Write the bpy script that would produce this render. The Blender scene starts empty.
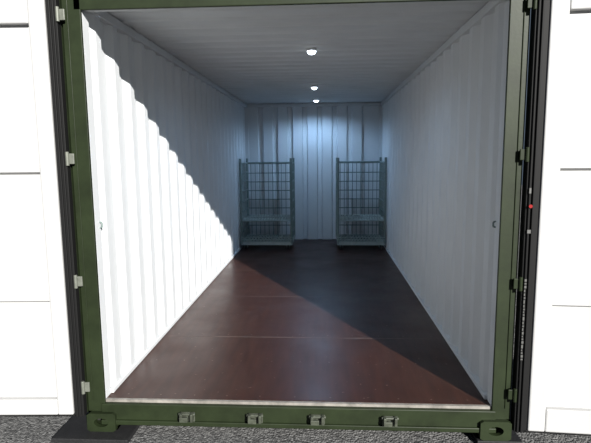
import bpy, bmesh, math, random
import numpy as np
from mathutils import Matrix, Vector
random.seed(4)
sc = bpy.context.scene
try:
    sc.view_settings.view_transform = 'Standard'
    sc.view_settings.look = 'None'
except Exception as e:
    print(e)
col = sc.collection

# ------------------------------------------------------------------ materials
def mat(name, base, rough=0.5, metal=0.0, noise=0.0, nscale=8.0, bump=0.0, bscale=60.0, spec=0.5, emis=None, estr=0, base2=None, thr=None):
    m = bpy.data.materials.new(name); m.use_nodes = True
    nt = m.node_tree; b = nt.nodes['Principled BSDF']
    b.inputs['Base Color'].default_value = (*base, 1)
    b.inputs['Roughness'].default_value = rough
    b.inputs['Metallic'].default_value = metal
    b.inputs['Specular IOR Level'].default_value = spec
    tc = nt.nodes.new('ShaderNodeTexCoord')
    if noise > 0 or base2:
        n = nt.nodes.new('ShaderNodeTexNoise'); n.inputs['Scale'].default_value = nscale
        n.inputs['Detail'].default_value = 8; n.inputs['Roughness'].default_value = 0.65
        nt.links.new(tc.outputs['Object'], n.inputs['Vector'])
        r = nt.nodes.new('ShaderNodeValToRGB')
        lo, hi = thr if thr else (0.3, 0.7)
        r.color_ramp.elements[0].position = lo; r.color_ramp.elements[1].position = hi
        c2 = base2 if base2 else tuple(c * (1 - noise) for c in base)
        r.color_ramp.elements[0].color = (*c2, 1); r.color_ramp.elements[1].color = (*base, 1)
        nt.links.new(n.outputs['Fac'], r.inputs['Fac'])
        nt.links.new(r.outputs['Color'], b.inputs['Base Color'])
    if bump > 0:
        n2 = nt.nodes.new('ShaderNodeTexNoise'); n2.inputs['Scale'].default_value = bscale
        nt.links.new(tc.outputs['Object'], n2.inputs['Vector'])
        bp = nt.nodes.new('ShaderNodeBump'); bp.inputs['Strength'].default_value = bump
        bp.inputs['Distance'].default_value = 0.01
        nt.links.new(n2.outputs['Fac'], bp.inputs['Height'])
        nt.links.new(bp.outputs['Normal'], b.inputs['Normal'])
    if emis:
        b.inputs['Emission Color'].default_value = (*emis, 1)
        b.inputs['Emission Strength'].default_value = estr
    return m

M_white = mat('white_paint', (0.65, 0.67, 0.68), 0.5, noise=0.08, nscale=2.5)
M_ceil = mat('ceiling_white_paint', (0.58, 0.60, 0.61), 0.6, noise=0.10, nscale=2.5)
M_doorw = mat('door_white_paint', (0.425, 0.425, 0.42), 0.5, noise=0.04, nscale=3)
M_green = mat('green_paint', (0.019, 0.028, 0.011), 0.5, noise=0.5, nscale=5, bump=0.04, spec=.25)
M_rubber = mat('black_rubber', (0.008, 0.008, 0.008), 0.6, spec=.2)
M_galv = mat('galvanised_steel', (0.19, 0.25, 0.235), 0.5, metal=0.2, noise=0.25, nscale=20)
M_galv2 = mat('galvanised_tray', (0.36, 0.43, 0.41), 0.5, metal=0.2, noise=0.25, nscale=20)
M_wheel = mat('wheel_rubber', (0.03, 0.03, 0.035), 0.6)
M_hinge = mat('hinge_steel', (0.17, 0.18, 0.15), 0.5, metal=0.2, noise=0.4, nscale=30)
M_keeper = mat('keeper_steel', (0.08, 0.09, 0.065), 0.5, metal=0.2, noise=0.6, nscale=30)
M_dark = mat('shade_dark_backing', (0.01, 0.01, 0.008), 0.8)  # near-black colour stands in for shade in casting holes; also the floor underlayer
M_pad = mat('tarred_timber', (0.010, 0.010, 0.011), 0.7, noise=0.5, nscale=20, bump=0.3)
M_led = mat('led_lens', (0.9, 0.95, 1), 0.3, emis=(0.8, 0.9, 1.0), estr=8)
M_red = mat('red_reflector', (0.25, 0.01, 0.01), 0.3)
M_label = mat('label_ink', (0.10, 0.10, 0.095), 0.5)

def floor_mat():
    m = bpy.data.materials.new('brown_plywood'); m.use_nodes = True
    nt = m.node_tree; b = nt.nodes['Principled BSDF']
    tc = nt.nodes.new('ShaderNodeTexCoord')
    mp = nt.nodes.new('ShaderNodeMapping'); mp.inputs['Scale'].default_value = (9, 1.0, 1)
    nt.links.new(tc.outputs['Object'], mp.inputs['Vector'])
    n = nt.nodes.new('ShaderNodeTexNoise'); n.inputs['Scale'].default_value = 2.5; n.inputs['Detail'].default_value = 8
    nt.links.new(mp.outputs['Vector'], n.inputs['Vector'])
    r = nt.nodes.new('ShaderNodeValToRGB')
    r.color_ramp.elements[0].position = .3; r.color_ramp.elements[1].position = .75
    r.color_ramp.elements[0].color = (0.028, 0.0112, 0.0078, 1)
    r.color_ramp.elements[1].color = (0.052, 0.0205, 0.0135, 1)
    nt.links.new(n.outputs['Fac'], r.inputs['Fac'])
    # small worn specks
    n2 = nt.nodes.new('ShaderNodeTexNoise'); n2.inputs['Scale'].default_value = 28; n2.inputs['Detail'].default_value = 3
    nt.links.new(tc.outputs['Object'], n2.inputs['Vector'])
    r2 = nt.nodes.new('ShaderNodeValToRGB')
    r2.color_ramp.elements[0].position = .69; r2.color_ramp.elements[1].position = .75
    nt.links.new(n2.outputs['Fac'], r2.inputs['Fac'])
    mx = nt.nodes.new('ShaderNodeMixRGB'); mx.inputs['Color2'].default_value = (0.16, 0.10, 0.08, 1)
    nt.links.new(r2.outputs['Color'], mx.inputs['Fac']); nt.links.new(r.outputs['Color'], mx.inputs['Color1'])
    nt.links.new(mx.outputs['Color'], b.inputs['Base Color'])
    n3 = nt.nodes.new('ShaderNodeTexNoise'); n3.inputs['Scale'].default_value = 2.2; n3.inputs['Detail'].default_value = 5
    nt.links.new(tc.outputs['Object'], n3.inputs['Vector'])
    mr = nt.nodes.new('ShaderNodeMapRange'); mr.inputs['To Min'].default_value = 0.28; mr.inputs['To Max'].default_value = 0.46
    mr.inputs['From Min'].default_value = .3; mr.inputs['From Max'].default_value = .7
    nt.links.new(n3.outputs['Fac'], mr.inputs['Value']); nt.links.new(mr.outputs['Result'], b.inputs['Roughness'])
    b.inputs['Specular IOR Level'].default_value = 0.25
    return m
M_floor = floor_mat()

def ground_mat():
    m = bpy.data.materials.new('gravel'); m.use_nodes = True
    nt = m.node_tree; b = nt.nodes['Principled BSDF']
    tc = nt.nodes.new('ShaderNodeTexCoord')
    v = nt.nodes.new('ShaderNodeTexVoronoi'); v.inputs['Scale'].default_value = 75
    nt.links.new(tc.outputs['Object'], v.inputs['Vector'])
    r = nt.nodes.new('ShaderNodeValToRGB')
    r.color_ramp.elements[0].color = (0.04, 0.04, 0.04, 1); r.color_ramp.elements[1].color = (0.20, 0.20, 0.195, 1)
    sx = nt.nodes.new('ShaderNodeSeparateColor'); nt.links.new(v.outputs['Color'], sx.inputs['Color'])
    nt.links.new(sx.outputs['Red'], r.inputs['Fac']); nt.links.new(r.outputs['Color'], b.inputs['Base Color'])
    bp = nt.nodes.new('ShaderNodeBump'); bp.inputs['Strength'].default_value = 0.7; bp.inputs['Distance'].default_value = 0.012
    bp.invert = True
    nt.links.new(v.outputs['Distance'], bp.inputs['Height']); nt.links.new(bp.outputs['Normal'], b.inputs['Normal'])
    b.inputs['Roughness'].default_value = 0.9
    return m
M_ground = ground_mat()

# ------------------------------------------------------------------ helpers
def box(bm, x0, x1, y0, y1, z0, z1, mi=0):
    vs = [bm.verts.new((x, y, z)) for x in (x0, x1) for y in (y0, y1) for z in (z0, z1)]
    for q in ((0,1,3,2),(4,6,7,5),(0,4,5,1),(2,3,7,6),(0,2,6,4),(1,5,7,3)):
        f = bm.faces.new([vs[i] for i in q]); f.material_index = mi
def tube(bm, a, b, r, seg=8, mi=0):
    a, b = Vector(a), Vector(b); d = b - a
    q = d.to_track_quat('Z', 'Y')
    M = Matrix.Translation((a + b) / 2) @ q.to_matrix().to_4x4()
    res = bmesh.ops.create_cone(bm, cap_ends=True, segments=seg, radius1=r, radius2=r, depth=d.length, matrix=M)
    fs = set()
    for v in res['verts']:
        for f in v.link_faces: fs.add(f)
    for f in fs: f.material_index = mi
def poly(bm, pts, r, seg=8, mi=0):
    for i in range(len(pts) - 1): tube(bm, pts[i], pts[i+1], r, seg, mi)
def obj(name, bm, mats, parent=None, bevel=0.0, smooth=False):
    bmesh.ops.recalc_face_normals(bm, faces=bm.faces[:])
    me = bpy.data.meshes.new(name); bm.to_mesh(me); bm.free()
    for m in mats: me.materials.append(m)
    o = bpy.data.objects.new(name, me); col.objects.link(o)
    if parent: o.parent = parent
    if smooth:
        for p in me.polygons: p.use_smooth = True
    if bevel:
        md = o.modifiers.new('bevel', 'BEVEL'); md.width = bevel; md.segments = 2; md.limit_method = 'ANGLE'
    return o
def empty(name, loc=(0,0,0)):
    e = bpy.data.objects.new(name, None); e.location = loc; col.objects.link(e); e.empty_display_size = .2
    return e

W, H, L = 1.17, 2.39, 5.90

# ------------------------------------------------------------------ corrugated sheets
def profile(length, pitch, fi, sl, fo, start):
    pts = [(0, 1), (start, 1)]; s = start
    while s + sl*2 + fi + fo < length - 0.05:
        pts += [(s+sl, 0), (s+sl+fi, 0), (s+2*sl+fi, 1), (s+2*sl+fi+fo, 1)]
        s += 2*sl + fi + fo
    pts.append((length, 1)); return pts
def sheet(name, prof, fn, lo, hi, depth, mats, thick=0.012):
    bm = bmesh.new(); prev = None
    for s, d in prof:
        a = bm.verts.new(fn(s, d*depth, lo)); b = bm.verts.new(fn(s, d*depth, hi))
        a2 = bm.verts.new(fn(s, d*depth+thick, lo)); b2 = bm.verts.new(fn(s, d*depth+thick, hi))
        if prev:
            f = bm.faces.new((prev[0], a, b, prev[1])); f.material_index = 0
            f = bm.faces.new((prev[2], a2, b2, prev[3])); f.material_index = 1
            f = bm.faces.new((prev[0], a, a2, prev[2])); f.material_index = 1
            f = bm.faces.new((prev[1], b, b2, prev[3])); f.material_index = 1
        else:
            bm.faces.new((a, b, b2, a2))
        prev = (a, b, a2, b2)
    bm.faces.new(prev[:2] + (prev[3], prev[2]))
    return obj(name, bm, mats)
pf = profile(L + .10, 0, 0.070, 0.055, 0.070, 0.06)
sheet('wall_left', pf, lambda s, d, z: (-(W - 0.005 + d), s, z), 0, H + .02, 0.034, [M_white, M_green])
sheet('wall_right', pf, lambda s, d, z: ((W - 0.005 + d), s, z), 0, H + .02, 0.034, [M_white, M_green])
pb = profile(2*W + .10, 0, 0.160, 0.018, 0.062, 0.07)
sheet('wall_back', pb, lambda s, d, z: (-W - .05 + s, L + d, z), 0, H + .02, 0.045, [M_white, M_green])
pc = profile(L + .10, 0, 0.10, 0.02, 0.07, 0.08)
sheet('ceiling', pc, lambda s, d, x: (x, s, H + d - .012), -W - .05, W + .05, 0.012, [M_ceil, M_green])

for nm, sx in (('left', -1), ('right', 1)):
    bm = bmesh.new()
    a, b = sorted((sx*(W - .02), sx*(W + .05)))
    box(bm, a, b, 0.0, L, H - .07, H - .015)
    obj('trim_1' if sx < 0 else 'trim_2', bm, [M_ceil], bevel=.004)
    bm = bmesh.new()
    a, b = sorted((sx*(W - .015), sx*(W + .03)))
    box(bm, a, b, 0.05, L, 0.001, 0.03)
    obj('baseboard_' + nm, bm, [M_white], bevel=.003)
bm = bmesh.new(); box(bm, -W, W, L - .01, L + .05, H - .06, H - .013)
obj('trim_3', bm, [M_ceil], bevel=.004)
# rear corner trims close the joint between side and back walls
for k, sx in ((4, -1), (5, 1)):
    bm = bmesh.new(); a, b = sorted((sx*(W - .035), sx*(W + .028)))
    box(bm, a, b, L - .02, L + .044, 0.001, H - .071)
    obj('trim_%d' % k, bm, [M_white], bevel=.004)

# floor
bm = bmesh.new()
ys = [-0.01, 1.06, 2.26, 3.46, 4.66, L + .03]
for i in range(len(ys) - 1):
    box(bm, -W - .03, W + .03, ys[i] + .002, ys[i+1] - .002, -0.028, 0)
box(bm, -W - .03, W + .03, .02, L + .03, -0.06, -0.0285, 1)
for i, y in enumerate(ys[1:-1]):
    w_ = .005 if i == 0 else .0025
    box(bm, -W, W, y - w_, y + w_, -.02, 0.0005, 2)
for y in ys[:-1]:
    for yy in (y + .05, y + .58):
        for k in range(11):
            x = -1.05 + k*.21
            bmesh.ops.create_circle(bm, cap_ends=True, segments=8, radius=0.006,
                                    matrix=Matrix.Translation((x + random.uniform(-.01, .01), yy, .0012)))
for f in bm.faces:
    if len(f.verts) == 8: f.material_index = 3
M_joint = mat('joint_filler', (0.15, 0.105, 0.09), 0.6, noise=.8, nscale=9)
M_screw = mat('screw_head', (0.10, 0.07, 0.055), 0.4)
obj('floor', bm, [M_floor, M_dark, M_joint, M_screw])

# ------------------------------------------------------------------ container frame
fr = empty('container_frame')
PO = 1.275
for nm, sx in (('left', -1), ('right', 1)):
    bm = bmesh.new()
    a, b = sorted((sx*W, sx*PO))
    box(bm, a, b, -0.05, -0.03, -0.10, 2.46)
    a, b = sorted((sx*(W + .035), sx*PO))
    box(bm, a, b, -0.035, 0.06, -0.10, 2.46)
    a, b = sorted((sx*(W+.070), sx*(W + .075)))
    box(bm, a, b, -0.056, -0.05, -0.0, 2.40)
    obj('corner_post_' + nm, bm, [M_green], fr, .004)
    bm = bmesh.new()
    a, b = sorted((sx*(W + .045), sx*PO))
    box(bm, a, b, L - .02, L + .12, -0.10, 2.44)
    obj('rear_post_' + nm, bm, [M_green], fr, .004)
    bm = bmesh.new()
    a, b = sorted((sx*(W + .001), sx*(W + .034)))
    box(bm, a, b, -0.03, 0.05, 0.0, 2.30)
    obj('post_lining_' + nm, bm, [M_white], fr, .003)
    bm = bmesh.new()
    x = sx*(W - .008)
    poly(bm, [(sx*W, 0.03, 1.065), (x-.006*sx, 0.03, 1.07), (x-.006*sx, 0.03, 1.095), (sx*W, 0.03, 1.10)], .005)
    obj('lashing_ring_' + nm, bm, [M_galv], fr)
    bm = bmesh.new()
    a, b = sorted((sx*(W + .005), sx*(PO - .02)))
    box(bm, a, b, 0.06, L + .1, -0.14, 0.0)
    a, b = sorted((sx*(W + .05), sx*(PO - .02)))
    box(bm, a, b, 0.06, L + .1, H - .08, H + .03)
    obj('side_rail_' + nm, bm, [M_green], fr, .004)
bm = bmesh.new()
box(bm, -W - .04, W + .04, -0.05, -0.03, 2.300, 2.46)
box(bm, -W - .04, W + .04, -0.03, 0.06, 2.385, 2.46)
obj('header', bm, [M_green], fr, .004)
bm = bmesh.new()
box(bm, -W, W, -0.03, 0.03, 2.31, 2.384)
obj('header_lining', bm, [M_ceil], fr)
bm = bmesh.new()
box(bm, -W - .05, W + .05, L + .065, L + .10, H - .10, H + .03)
box(bm, -W - .05, W + .05, L + .065, L + .10, -.14, 0)
obj('rear_rails', bm, [M_green], fr)
# sill
bm = bmesh.new()
box(bm, -W - .02, W + .02, -0.06, 0.05, -0.145, -0.016)
box(bm, -W - .02, W + .02, -0.075, -0.0, -0.145, -0.115)
obj('door_sill', bm, [M_green], fr, .005)
bm = bmesh.new()
box(bm, -W, W, -0.034, -0.014, -0.016, 0.001)
M_sillw = mat('worn_sill_steel', (0.30, 0.28, 0.25), .5, noise=.6, nscale=14)
obj('sill_plate', bm, [M_sillw], fr)
for i, x in enumerate((-0.65, -0.235, 0.14, 0.57)):
    bm = bmesh.new()
    box(bm, x - .045, x + .045, -0.072, -0.06, -0.115, -0.055)
    box(bm, x - .04, x - .024, -0.110, -0.07, -0.10, -0.05)
    box(bm, x + .024, x + .04, -0.110, -0.07, -0.10, -0.05)
    box(bm, x - .04, x + .010, -0.113, -0.098, -0.10, -0.07)
    tube(bm, (x - .05, -0.085, -0.06), (x + .05, -0.085, -0.06), .009)
    obj('cam_keeper_%d' % (i+1), bm, [M_keeper], fr, .003)

def casting(nm, cx, cz0, cz1, parent):
    bm = bmesh.new()
    w, yf, yb = .178, -0.085, .08
    x0, x1 = cx - w/2, cx + w/2; zc = (cz0 + cz1)/2; h = (cz1 - cz0)
    n = 32; rings = []
    inn, out = [], []
    for i in range(n):
        t = 2*math.pi*(i + .5)/n; c, s = math.cos(t), math.sin(t)
        k = 1/max(abs(c)/(w/2), abs(s)/(h/2))
        out.append((cx + c*k, zc + s*k))
        inn.append((cx + .045*c, zc + .028*s))
    for y in (yf, yf + .028):
        rings.append([bm.verts.new((p[0], y, p[1])) for p in inn])
        rings.append([bm.verts.new((p[0], y, p[1])) for p in out])
    for i in range(n):
        j = (i+1) % n
        bm.faces.new((rings[0][i], rings[0][j], rings[1][j], rings[1][i]))
        bm.faces.new((rings[2][i], rings[2][j], rings[3][j], rings[3][i]))
        bm.faces.new((rings[0][i], rings[0][j], rings[2][j], rings[2][i]))
        bm.faces.new((rings[1][i], rings[1][j], rings[3][j], rings[3][i]))
    box(bm, x0, x1, yb-.02, yb, cz0, cz1)
    box(bm, x0, x1, yf+.028, yb, cz0, cz0 + .02)
    box(bm, x0, x1, yf+.028, yb, cz1 - .02, cz1)
    box(bm, x0, x0+.02, yf+.028, yb, cz0, cz1)
    box(bm, x1-.02, x1, yf+.028, yb, cz0, cz1)
    box(bm, x0 + .021, x1 - .021, yb - .07, yb - .021, cz0 + .021, cz1 - .021, 1)  # black block behind the hole, shade painted in as colour
    obj(nm, bm, [M_green, M_dark], parent)
casting('corner_casting_left', -(PO - .09), -0.185, -0.068, fr)
casting('corner_casting_right', (PO - .09), -0.185, -0.068, fr)

# ------------------------------------------------------------------ doors
def door(name, sx, ang):
    e = empty(name, (sx*(PO + .012), -0.075, 0)); e.rotation_euler = (0, 0, ang)
    def X(a, b): return sorted((sx*a, sx*b))
    Z0, Z1, DW = -0.085 if sx < 0 else -0.125, 2.40, 1.16
    G = .06 if sx < 0 else .072
    bm = bmesh.new()
    for (a, b, z0, z1) in ((0, G, Z0, Z1), (DW - .03, DW, Z0, Z1), (.05, DW, Z0, Z0 + .015), (.05, DW, Z1 - .05, Z1)):
        p, q = X(a, b); box(bm, p, q, -.012, .035, z0, z1)
    for a in (.012, .032):
        p, q = X(a, a + .010); box(bm, p, q, -.024, -.012, Z0, Z1)
    obj('gasket', bm, [M_rubber], e, .003)
    bm = bmesh.new()
    p, q = X(0.0, DW); box(bm, p, q, .035, .06, Z0, Z1)
    obj('outer_skin', bm, [M_green], e)
    F = G + .095
    bm = bmesh.new()
    for (a, b, z0, z1) in ((G + .001, F, Z0 + .015, Z1 - .05), (DW - .13, DW - .031, Z0 + .015, Z1 - .05),
                           (F, DW - .13, Z0 + .015, 0.03), (F, DW - .13, 2.22, Z1 - .05)):
        p, q = X(a, b); box(bm, p, q, -.024, .034, z0, z1)
    obj('frame', bm, [M_doorw], e, .008)
    bm = bmesh.new()
    prof = [(0.03, .012)]
    for zc in (0.66, 1.42):
        prof += [(zc - .028, .012), (zc - .014, -.018), (zc + .008, -.018), (zc + .028, .012)]
    prof += [(2.22, .012)]
    pr = None
    for z, y in prof:
        p, q = X(F, DW - .13)
        v = [bm.verts.new((p, y, z)), bm.verts.new((q, y, z)), bm.verts.new((p, .03, z)), bm.verts.new((q, .03, z))]
        if pr:
            bm.faces.new((pr[0], pr[1], v[1], v[0])); bm.faces.new((pr[2], pr[3], v[3], v[2]))
        pr = v
    obj('panel', bm, [M_doorw], e)
    for i, z in enumerate((0.10, 0.76, 1.48, 2.27)):
        bm = bmesh.new()
        p, q = X(-.04, .0); box(bm, p, q, -.008, .004, z - .03, z + .03)
        tube(bm, (sx*(-.004), -.012, z - .04), (sx*(-.004), -.012, z + .04), .011)
        obj('hinge_%d' % (i+1), bm, [M_hinge if sx < 0 else M_green], e, .003)
    for i, a in enumerate((.35, .85)):
        bm = bmesh.new()
        tube(bm, (sx*a, .10, Z0 - .02), (sx*a, .10, Z1), .016)
        for z in (.15, .9, 1.6, 2.2):
            p, q = X(a - .05, a + .05); box(bm, p, q, .06, .085, z - .03, z + .03)
            box(bm, p, q, .084, .12, z - .012, z + .012)
        obj('lock_rod_%d' % (i+1), bm, [M_green], e)
    return e
dl = door('door_1', -1, math.radians(3))
dr = door('door_2', 1, math.radians(-4))
bm = bmesh.new()
tube(bm, (.022, -.030, 1.20), (.022, -.024, 1.20), .010, 16)
obj('reflector', bm, [M_red], dr)
bm = bmesh.new()
z = .32
while z < .78:
    h = random.choice((.008, .014, .02)); w = random.choice((.012, .018, .022))
    box(bm, .012, .012 + w*.5, -.0255, -.0245, z, z + h); z += h + .008
box(bm, .012, .03, -.0255, -.0245, 1.05, 1.07); box(bm, .012, .022, -.0255, -.0245, 1.27, 1.30)
obj('marking', bm, [M_label], dr)

# ------------------------------------------------------------------ ceiling lamps
for i, (x, y) in enumerate(((0.08, 1.46), (0.06, 3.7), (0.06, 5.24))):
    e = empty('ceiling_light', (x, y, H - .012))
    bm = bmesh.new()
    tube(bm, (0, 0, -.022), (0, 0, -0.0), .045, 24)
    obj('housing', bm, [M_white], e, .003)
    bm = bmesh.new()
    bmesh.ops.create_uvsphere(bm, u_segments=20, v_segments=10, radius=.038)
    for v in bm.verts: v.co.z = v.co.z*.8 - .020
    obj('lens', bm, [M_led], e, smooth=True)
    ld = bpy.data.lights.new('led', 'SPOT'); ld.energy = 44 if i == 2 else 12; ld.color = (.40, .65, 1.0); ld.shadow_soft_size = .03
    ld.spot_size = math.radians(165); ld.spot_blend = .6
    lo = bpy.data.objects.new('led', ld); lo.location = (0, 0, -.075); lo.parent = e; col.objects.link(lo)

# ------------------------------------------------------------------ roll cages
def cage(x0, x1, y0, y1, Ht=1.45):
    e = empty('roll_cage', ((x0+x1)/2, (y0+y1)/2, 0))
    w, d = (x1-x0)/2, (y1-y0)/2
    for i, (a, b) in enumerate(((-1,-1),(1,-1),(-1,1),(1,1))):
        bm = bmesh.new()
        cx, cy = a*(w - .07), b*(d - .08)
        tube(bm, (cx - .014, cy, .045), (cx + .014, cy, .045), .045, 20, 1)
        box(bm, cx - .024, cx - .019, cy - .025, cy + .025, .035, .085)
        box(bm, cx + .019, cx + .024, cy - .025, cy + .025, .035, .085)
        box(bm, cx - .04, cx + .04, cy - .04, cy + .04, .085, .092)
        tube(bm, (cx - .03, cy, .045), (cx + .03, cy, .045), .008)
        obj('castor_%d' % (i+1), bm, [M_galv, M_wheel], e)
    bm = bmesh.new()
    for yy in (-d, d - .03): box(bm, -w, w, yy, yy + .03, .080, .135)
    for xx in (-w, w - .03): box(bm, xx, xx + .03, -d + .031, d - .031, .080, .135)
    for k in range(1, 15):
        x = -w + 2*w*k/15; tube(bm, (x, -d + .01, .130), (x, d - .01, .130), .012, 6)
    for k in range(1, 5):
        y = -d + 2*d*k/5; tube(bm, (-w + .01, y, .122), (w - .01, y, .122), .012, 6)
    for z in (.17, .205): poly(bm, [(-w, -d, z), (w, -d, z)], .007, 6)
    obj('base', bm, [M_galv2], e)
    bm = bmesh.new()
    for s in (-1, 1):
        X = s*(w - .012)
        poly(bm, [(X, -d+.012, .10), (X, -d+.012, Ht), ], .019)
        poly(bm, [(X, d-.012, .10), (X, d-.012, Ht), ], .019)
        tube(bm, (X, -d+.012, Ht - .08), (X, d-.012, Ht - .08), .014)
        for z in (.28, .44, .60, .76, .92, 1.08, 1.22):
            tube(bm, (X, -d+.012, z), (X, d-.012, z), .012, 6)
        for k in range(1, 6):
            y = -d + 2*d*k/6; tube(bm, (X, y, .13), (X, y, Ht - .08), .007, 6)
    obj('side_panel', bm, [M_galv], e)
    bm = bmesh.new()
    Y = d - .012
    for z in (.30, .60, .75, .90, 1.05, 1.20, Ht - .08):
        tube(bm, (-w+.012, Y, z), (w-.012, Y, z), .008 if z < Ht-.1 else .017, 6)
    for k in range(1, 11):
        x = -w + 2*w*k/11; tube(bm, (x, Y, .13), (x, Y, Ht - .08), .006, 6)
    obj('back_panel', bm, [M_galv], e)
    bm = bmesh.new(); zs = .47
    poly(bm, [(-w+.02, -d+.02, zs), (w-.02, -d+.02, zs), (w-.02, d-.03, zs), (-w+.02, d-.03, zs), (-w+.02, -d+.02, zs)], .014)
    poly(bm, [(-w+.02, -d+.02, zs+.06), (w-.02, -d+.02, zs+.06)], .009)
    for k in range(1, 18):
        x = -w + 2*w*k/18; tube(bm, (x, -d + .02, zs), (x, d - .03, zs), .011, 6)
        tube(bm, (x, -d + .02, zs), (x, -d + .02, zs + .06), .006, 6)
    for k in range(1, 4):
        y = -d + 2*d*k/4; tube(bm, (-w + .02, y, zs-.008), (w - .02, y, zs-.008), .010, 6)
    obj('shelf', bm, [M_galv2], e)
    return e
cage(-1.14, -0.32, 4.88, 5.62)
cage(0.39, 1.145, 4.88, 5.62)

# ------------------------------------------------------------------ ground + pad
GZ = -0.215
bm = bmesh.new()
bmesh.ops.create_grid(bm, x_segments=2, y_segments=2, size=25)
for v in bm.verts: v.co.z = GZ
obj('ground', bm, [M_ground])
bm = bmesh.new(); box(bm, -1.46, -0.99, -0.17, 0.12, GZ, -0.1855)
obj('timber_pad', bm, [M_pad], bevel=.004)
bm = bmesh.new(); box(bm, 1.08, 1.34, -0.09, 0.12, GZ, -0.1855)
obj('timber_pad', bm, [M_pad], bevel=.004)

# ------------------------------------------------------------------ light
sd = Vector((-0.54, 1.0, -0.47))
s = bpy.data.lights.new('sun', 'SUN'); s.energy = 9.5; s.angle = math.radians(.8); s.color = (1, .975, .94)
so = bpy.data.objects.new('sun', s); so.rotation_euler = sd.to_track_quat('-Z', 'Y').to_euler(); so.location = (4, -6, 5); col.objects.link(so)
w = bpy.data.worlds.new('sky'); sc.world = w; w.use_nodes = True
bg = w.node_tree.nodes['Background']; bg.inputs[0].default_value = (.56, .72, .95, 1); bg.inputs[1].default_value = .18

# ------------------------------------------------------------------ camera
p = [0.1812, -2.8652, 1.4844, 0.0578, 0.1314, -0.0093, 0.992]
cd = bpy.data.cameras.new('camera'); cam = bpy.data.objects.new('camera', cd); col.objects.link(cam)
cd.sensor_width = 36; cd.lens = p[6]*500*36/591; cd.clip_start = .05
R = Matrix.Rotation(p[3],3,'Z') @ Matrix.Rotation(math.pi/2 - p[4],3,'X') @ Matrix.Rotation(p[5],3,'Z')
M = R.to_4x4(); M.translation = Vector(p[:3]); cam.matrix_world = M
sc.camera = cam
